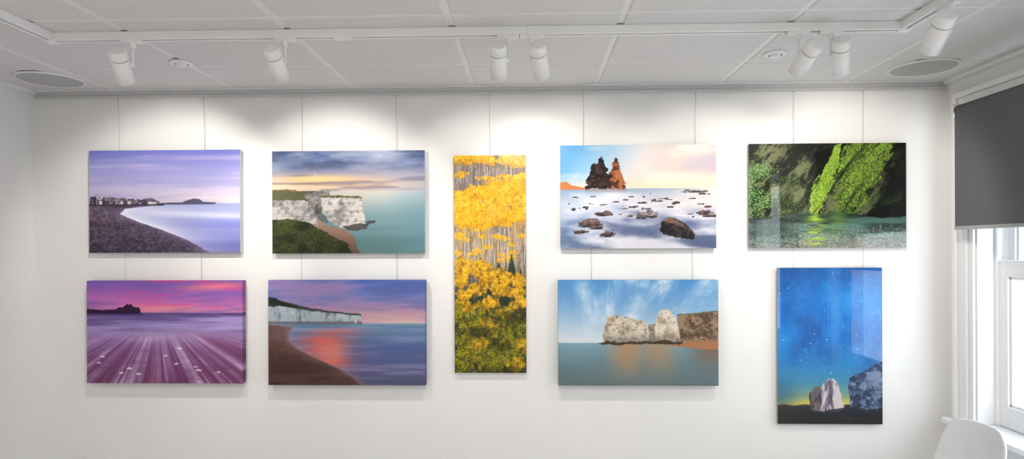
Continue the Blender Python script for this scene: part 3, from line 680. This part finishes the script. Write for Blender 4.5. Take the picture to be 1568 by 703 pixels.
def art_night(W, H):
    X, Y = coords(W, H)
    im = grad(Y, [(0, (12, 88, 160)), (.2, (12, 102, 186)), (.45, (18, 114, 196)), (.62, (34, 120, 182)), (.74, (64, 132, 164)), (.82, (120, 150, 124)), (.875, (214, 190, 74))])
    n = vnoise(X, Y, 2.5, 3.5, 91, 6, .6); im = mixc(im, (60, 158, 222), ss(.4, .95, n) * .5 * ss(.8, .4, Y)); im = mixc(im, (6, 62, 130), ss(.55, .05, n) * .5 * ss(.8, .5, Y))
    im = mixc(im, (6, 62, 124), ss(.4, 0, X) * ss(.5, .0, Y) * .35); im = mixc(im, (22, 80, 124), ss(.3, 0, X) * ss(.6, .85, Y) * .6)
    im = dabs(im, 1300, (Y < .8) + 0., (.5, .75), [(150, 205, 240), (110, 184, 232)], 92, alpha=.5)
    im = dabs(im, 200, (Y < .78) + 0., (.65, .95), [(190, 225, 250), (170, 215, 250)], 90, alpha=.75)
    im = dabs(im, 22, (Y < .7) + 0., (1.0, 1.5), [(235, 245, 255)], 93, alpha=.85)
    gm = ss(.872, .884, Y + .004 * np.sin(X * 30))
    im = mixc(im, grad(Y, [(.87, (50, 52, 50)), (.92, (30, 34, 34)), (1, (22, 26, 28))]), gm)
    im = dabs(im, 900, gm, (.6, 1.6), [(46, 48, 44), (14, 18, 20), (58, 56, 48)], 94, asp=.5, alpha=.5)
    for x in np.linspace(.01, .28, 16): im = dabs(im, 1, ((np.abs(X - x) < .01) & (np.abs(Y - .873) < .006)) + 0., (.7, 1.1), [(255, 214, 120)], int(x * 999), alpha=.9)
    wob = (vnoise(X, Y, 12, 18, 95, 5, .6) - .5) * .035; wob2 = (vnoise(X, Y, 12, 18, 98, 5, .6) - .5) * .016
    st = vnoise(X + .15 * Y, Y, 14, 7, 96, 5, .7)
    rc = mixc(solid(X, (200, 188, 190)), (98, 92, 108), ss(.4, .75, st))
    bl = mixc(solid(X, (116, 136, 164)), (34, 50, 82), ss(.25, .75, vnoise(X, Y, 10, 16, 97, 5, .8)))
    im = mixc(im, rc * .5, poly(X + wob, Y + wob2, [(.30, .91), (.31, .80), (.345, .765), (.42, .755), (.44, .92), (.34, .925)]))
    im = mixc(im, rc, poly(X + wob, Y + wob2, [(.40, .925), (.42, .8), (.435, .725), (.47, .712), (.54, .715), (.58, .74), (.61, .82), (.62, .91), (.55, .93)]))
    im = mixc(im, rc * .35, poly(X + wob, Y + wob2, [(.50, .80), (.52, .76), (.53, .92), (.50, .92)]) * .6)
    im = mixc(im, bl, poly(X + wob * .6, Y + wob2, [(.69, .90), (.68, .78), (.69, .70), (.74, .685), (.82, .665), (.87, .645), (.93, .61), (1.1, .585), (1.1, .93), (.8, .92)]))
    im = mixc(im, (14, 20, 34), poly(X + wob, Y + wob2, [(.70, .90), (.74, .80), (.79, .82), (.80, .90)]) * .6)
    im = mixc(im, (20, 26, 38), poly(X + wob, Y + wob2, [(.28, .905), (.45, .915), (.62, .90), (.72, .89), (.82, .905), (1.1, .90), (1.1, .96), (.3, .95)]) * .8)
    return blur(im, .08)

def to_lin(c):
    c = np.clip(c / 255., 0, 1)
    return np.where(c <= .04045, c / 12.92, ((c + .055) / 1.055) ** 2.4)

def picture(u0, u1, v0, v1, fn, thick, gap, material, wires, kind, gain=1.0):
    yf = -(thick + gap)
    a, b_ = on_y(u0, v0, yf), on_y(u1, v1, yf); c, d = on_y(u1, v0, yf), on_y(u0, v1, yf)
    x0, x1 = (a.x + d.x) / 2, (b_.x + c.x) / 2; zt, zb = (a.z + c.z) / 2, (b_.z + d.z) / 2
    w, h = x1 - x0, zt - zb
    W, H = int(w / .0019), int(h / .0019)
    col = to_lin(fn(W, H)) * gain
    root = empty("wall_picture", ((x0 + x1) / 2, yf, (zt + zb) / 2)); off = -Vector(root.location)
    xs = np.linspace(x0, x1, W); zs = np.linspace(zt, zb, H)
    XX, ZZ = np.meshgrid(xs, zs)
    V = np.stack([XX, np.full_like(XX, yf), ZZ], -1).reshape(-1, 3)
    C = col.reshape(-1, 3)
    idx = np.arange(W * H).reshape(H, W)
    Fc = np.stack([idx[1:, :-1], idx[1:, 1:], idx[:-1, 1:], idx[:-1, :-1]], -1).reshape(-1, 4)
    ring = np.concatenate([idx[0, :-1], idx[:-1, -1], idx[-1, :0:-1], idx[:0:-1, 0]])
    n = len(ring); base = W * H
    r1 = V[ring]; r2 = r1.copy(); r2[:, 1] = -gap
    ec = C[ring] * .8 if kind == 'canvas' else np.zeros((n, 3)) + (.55 if kind == 'panel' else .30)
    V = np.vstack([V, r1, r2]); C = np.vstack([C, ec, ec])
    i = np.arange(n); j = (i + 1) % n
    Fs = np.stack([base + i, base + j, base + n + j, base + n + i], -1)
    me = bpy.data.meshes.new("print")
    faces = np.vstack([Fc, Fs])
    me.from_pydata(V.tolist(), [], faces.tolist() + [list(range(base + 2 * n - 1, base + n - 1, -1))])
    at = me.color_attributes.new("art", 'FLOAT_COLOR', 'POINT')
    at.data.foreach_set("color", np.hstack([np.clip(C, 0, 1), np.ones((len(C), 1))]).astype(np.float32).ravel())
    me.materials.append(material)
    ob = bpy.data.objects.new("print", me); scene.collection.objects.link(ob); ob.parent = root; ob.location = off
    bm = bmesh.new()
    box(bm, x0 + .06, x1 - .06, -gap, 0, zt - .07, zt - .04); box(bm, x0 + .06, x1 - .06, -gap, 0, zb + .04, zb + .07)
    o = obj("back_batten", bm, [M_grey], root); o.location = off
    for k, (u, topv) in enumerate(wires):
        yw = -.019 if topv is None else -gap * .6
        px = on_y(u, 200, -.01).x
        ztop = ZC - .04 if topv is None else on_y(u, topv, -.01).z
        if topv is None:
            bm = bmesh.new(); cyl(bm, (px, -.019, ztop - .012), (0, 0, 1), .0035, .0035, .016, 12)
            o = obj("hook_%d" % (k + 1), bm, [M_rail], root); o.location = off
        bm = bmesh.new()
        s = Vector((px, yw, ztop)); e = Vector((px, -gap * .6, zt - .03))
        cyl(bm, s, e - s, .0009, .0009, (e - s).length, 8)
        o = obj("wire_%d" % (k + 1), bm, [M_wire], root); o.location = off

picture(136.5, 367.5, 230, 387, art_beach, .018, .014, M_satin, [(183, None), (313, None)], 'panel')
picture(417, 650.5, 231, 388, art_cliff, .018, .014, M_satin, [(463, None), (607, None)], 'panel')
picture(696, 805.5, 238, 571, art_aspen, .010, .014, M_satin, [(750, None)], 'panel')
picture(858, 1096.5, 222, 380.5, art_stacks, .018, .014, M_satin, [(893, None), (1065, None)], 'panel')
picture(1146.5, 1387.5, 219.5, 379.5, art_cave, .006, .016, M_acryl, [(1215, None), (1321, None)], 'acrylic')
picture(133, 371, 430, 587, art_pink, .040, .008, M_canvas, [(190, 388), (307, 388)], 'canvas')
picture(411, 651, 429, 590, art_redsea, .040, .008, M_canvas, [(460, 388), (607, 388)], 'canvas')
picture(855, 1100, 429, 590.5, art_bay, .040, .008, M_canvas, [(905, 381), (1060, 381)], 'canvas')
picture(1190.5, 1351, 410, 649.5, art_night, .006, .016, M_acryl, [(1215, 380), (1321, 380)], 'acrylic')

# ------------------------------------------------------------------ daylight
w = bpy.data.worlds.new("world"); scene.world = w; w.use_nodes = True
bg = w.node_tree.nodes["Background"]
bg.inputs[0].default_value = (.82, .91, 1.0, 1); bg.inputs[1].default_value = 5.5
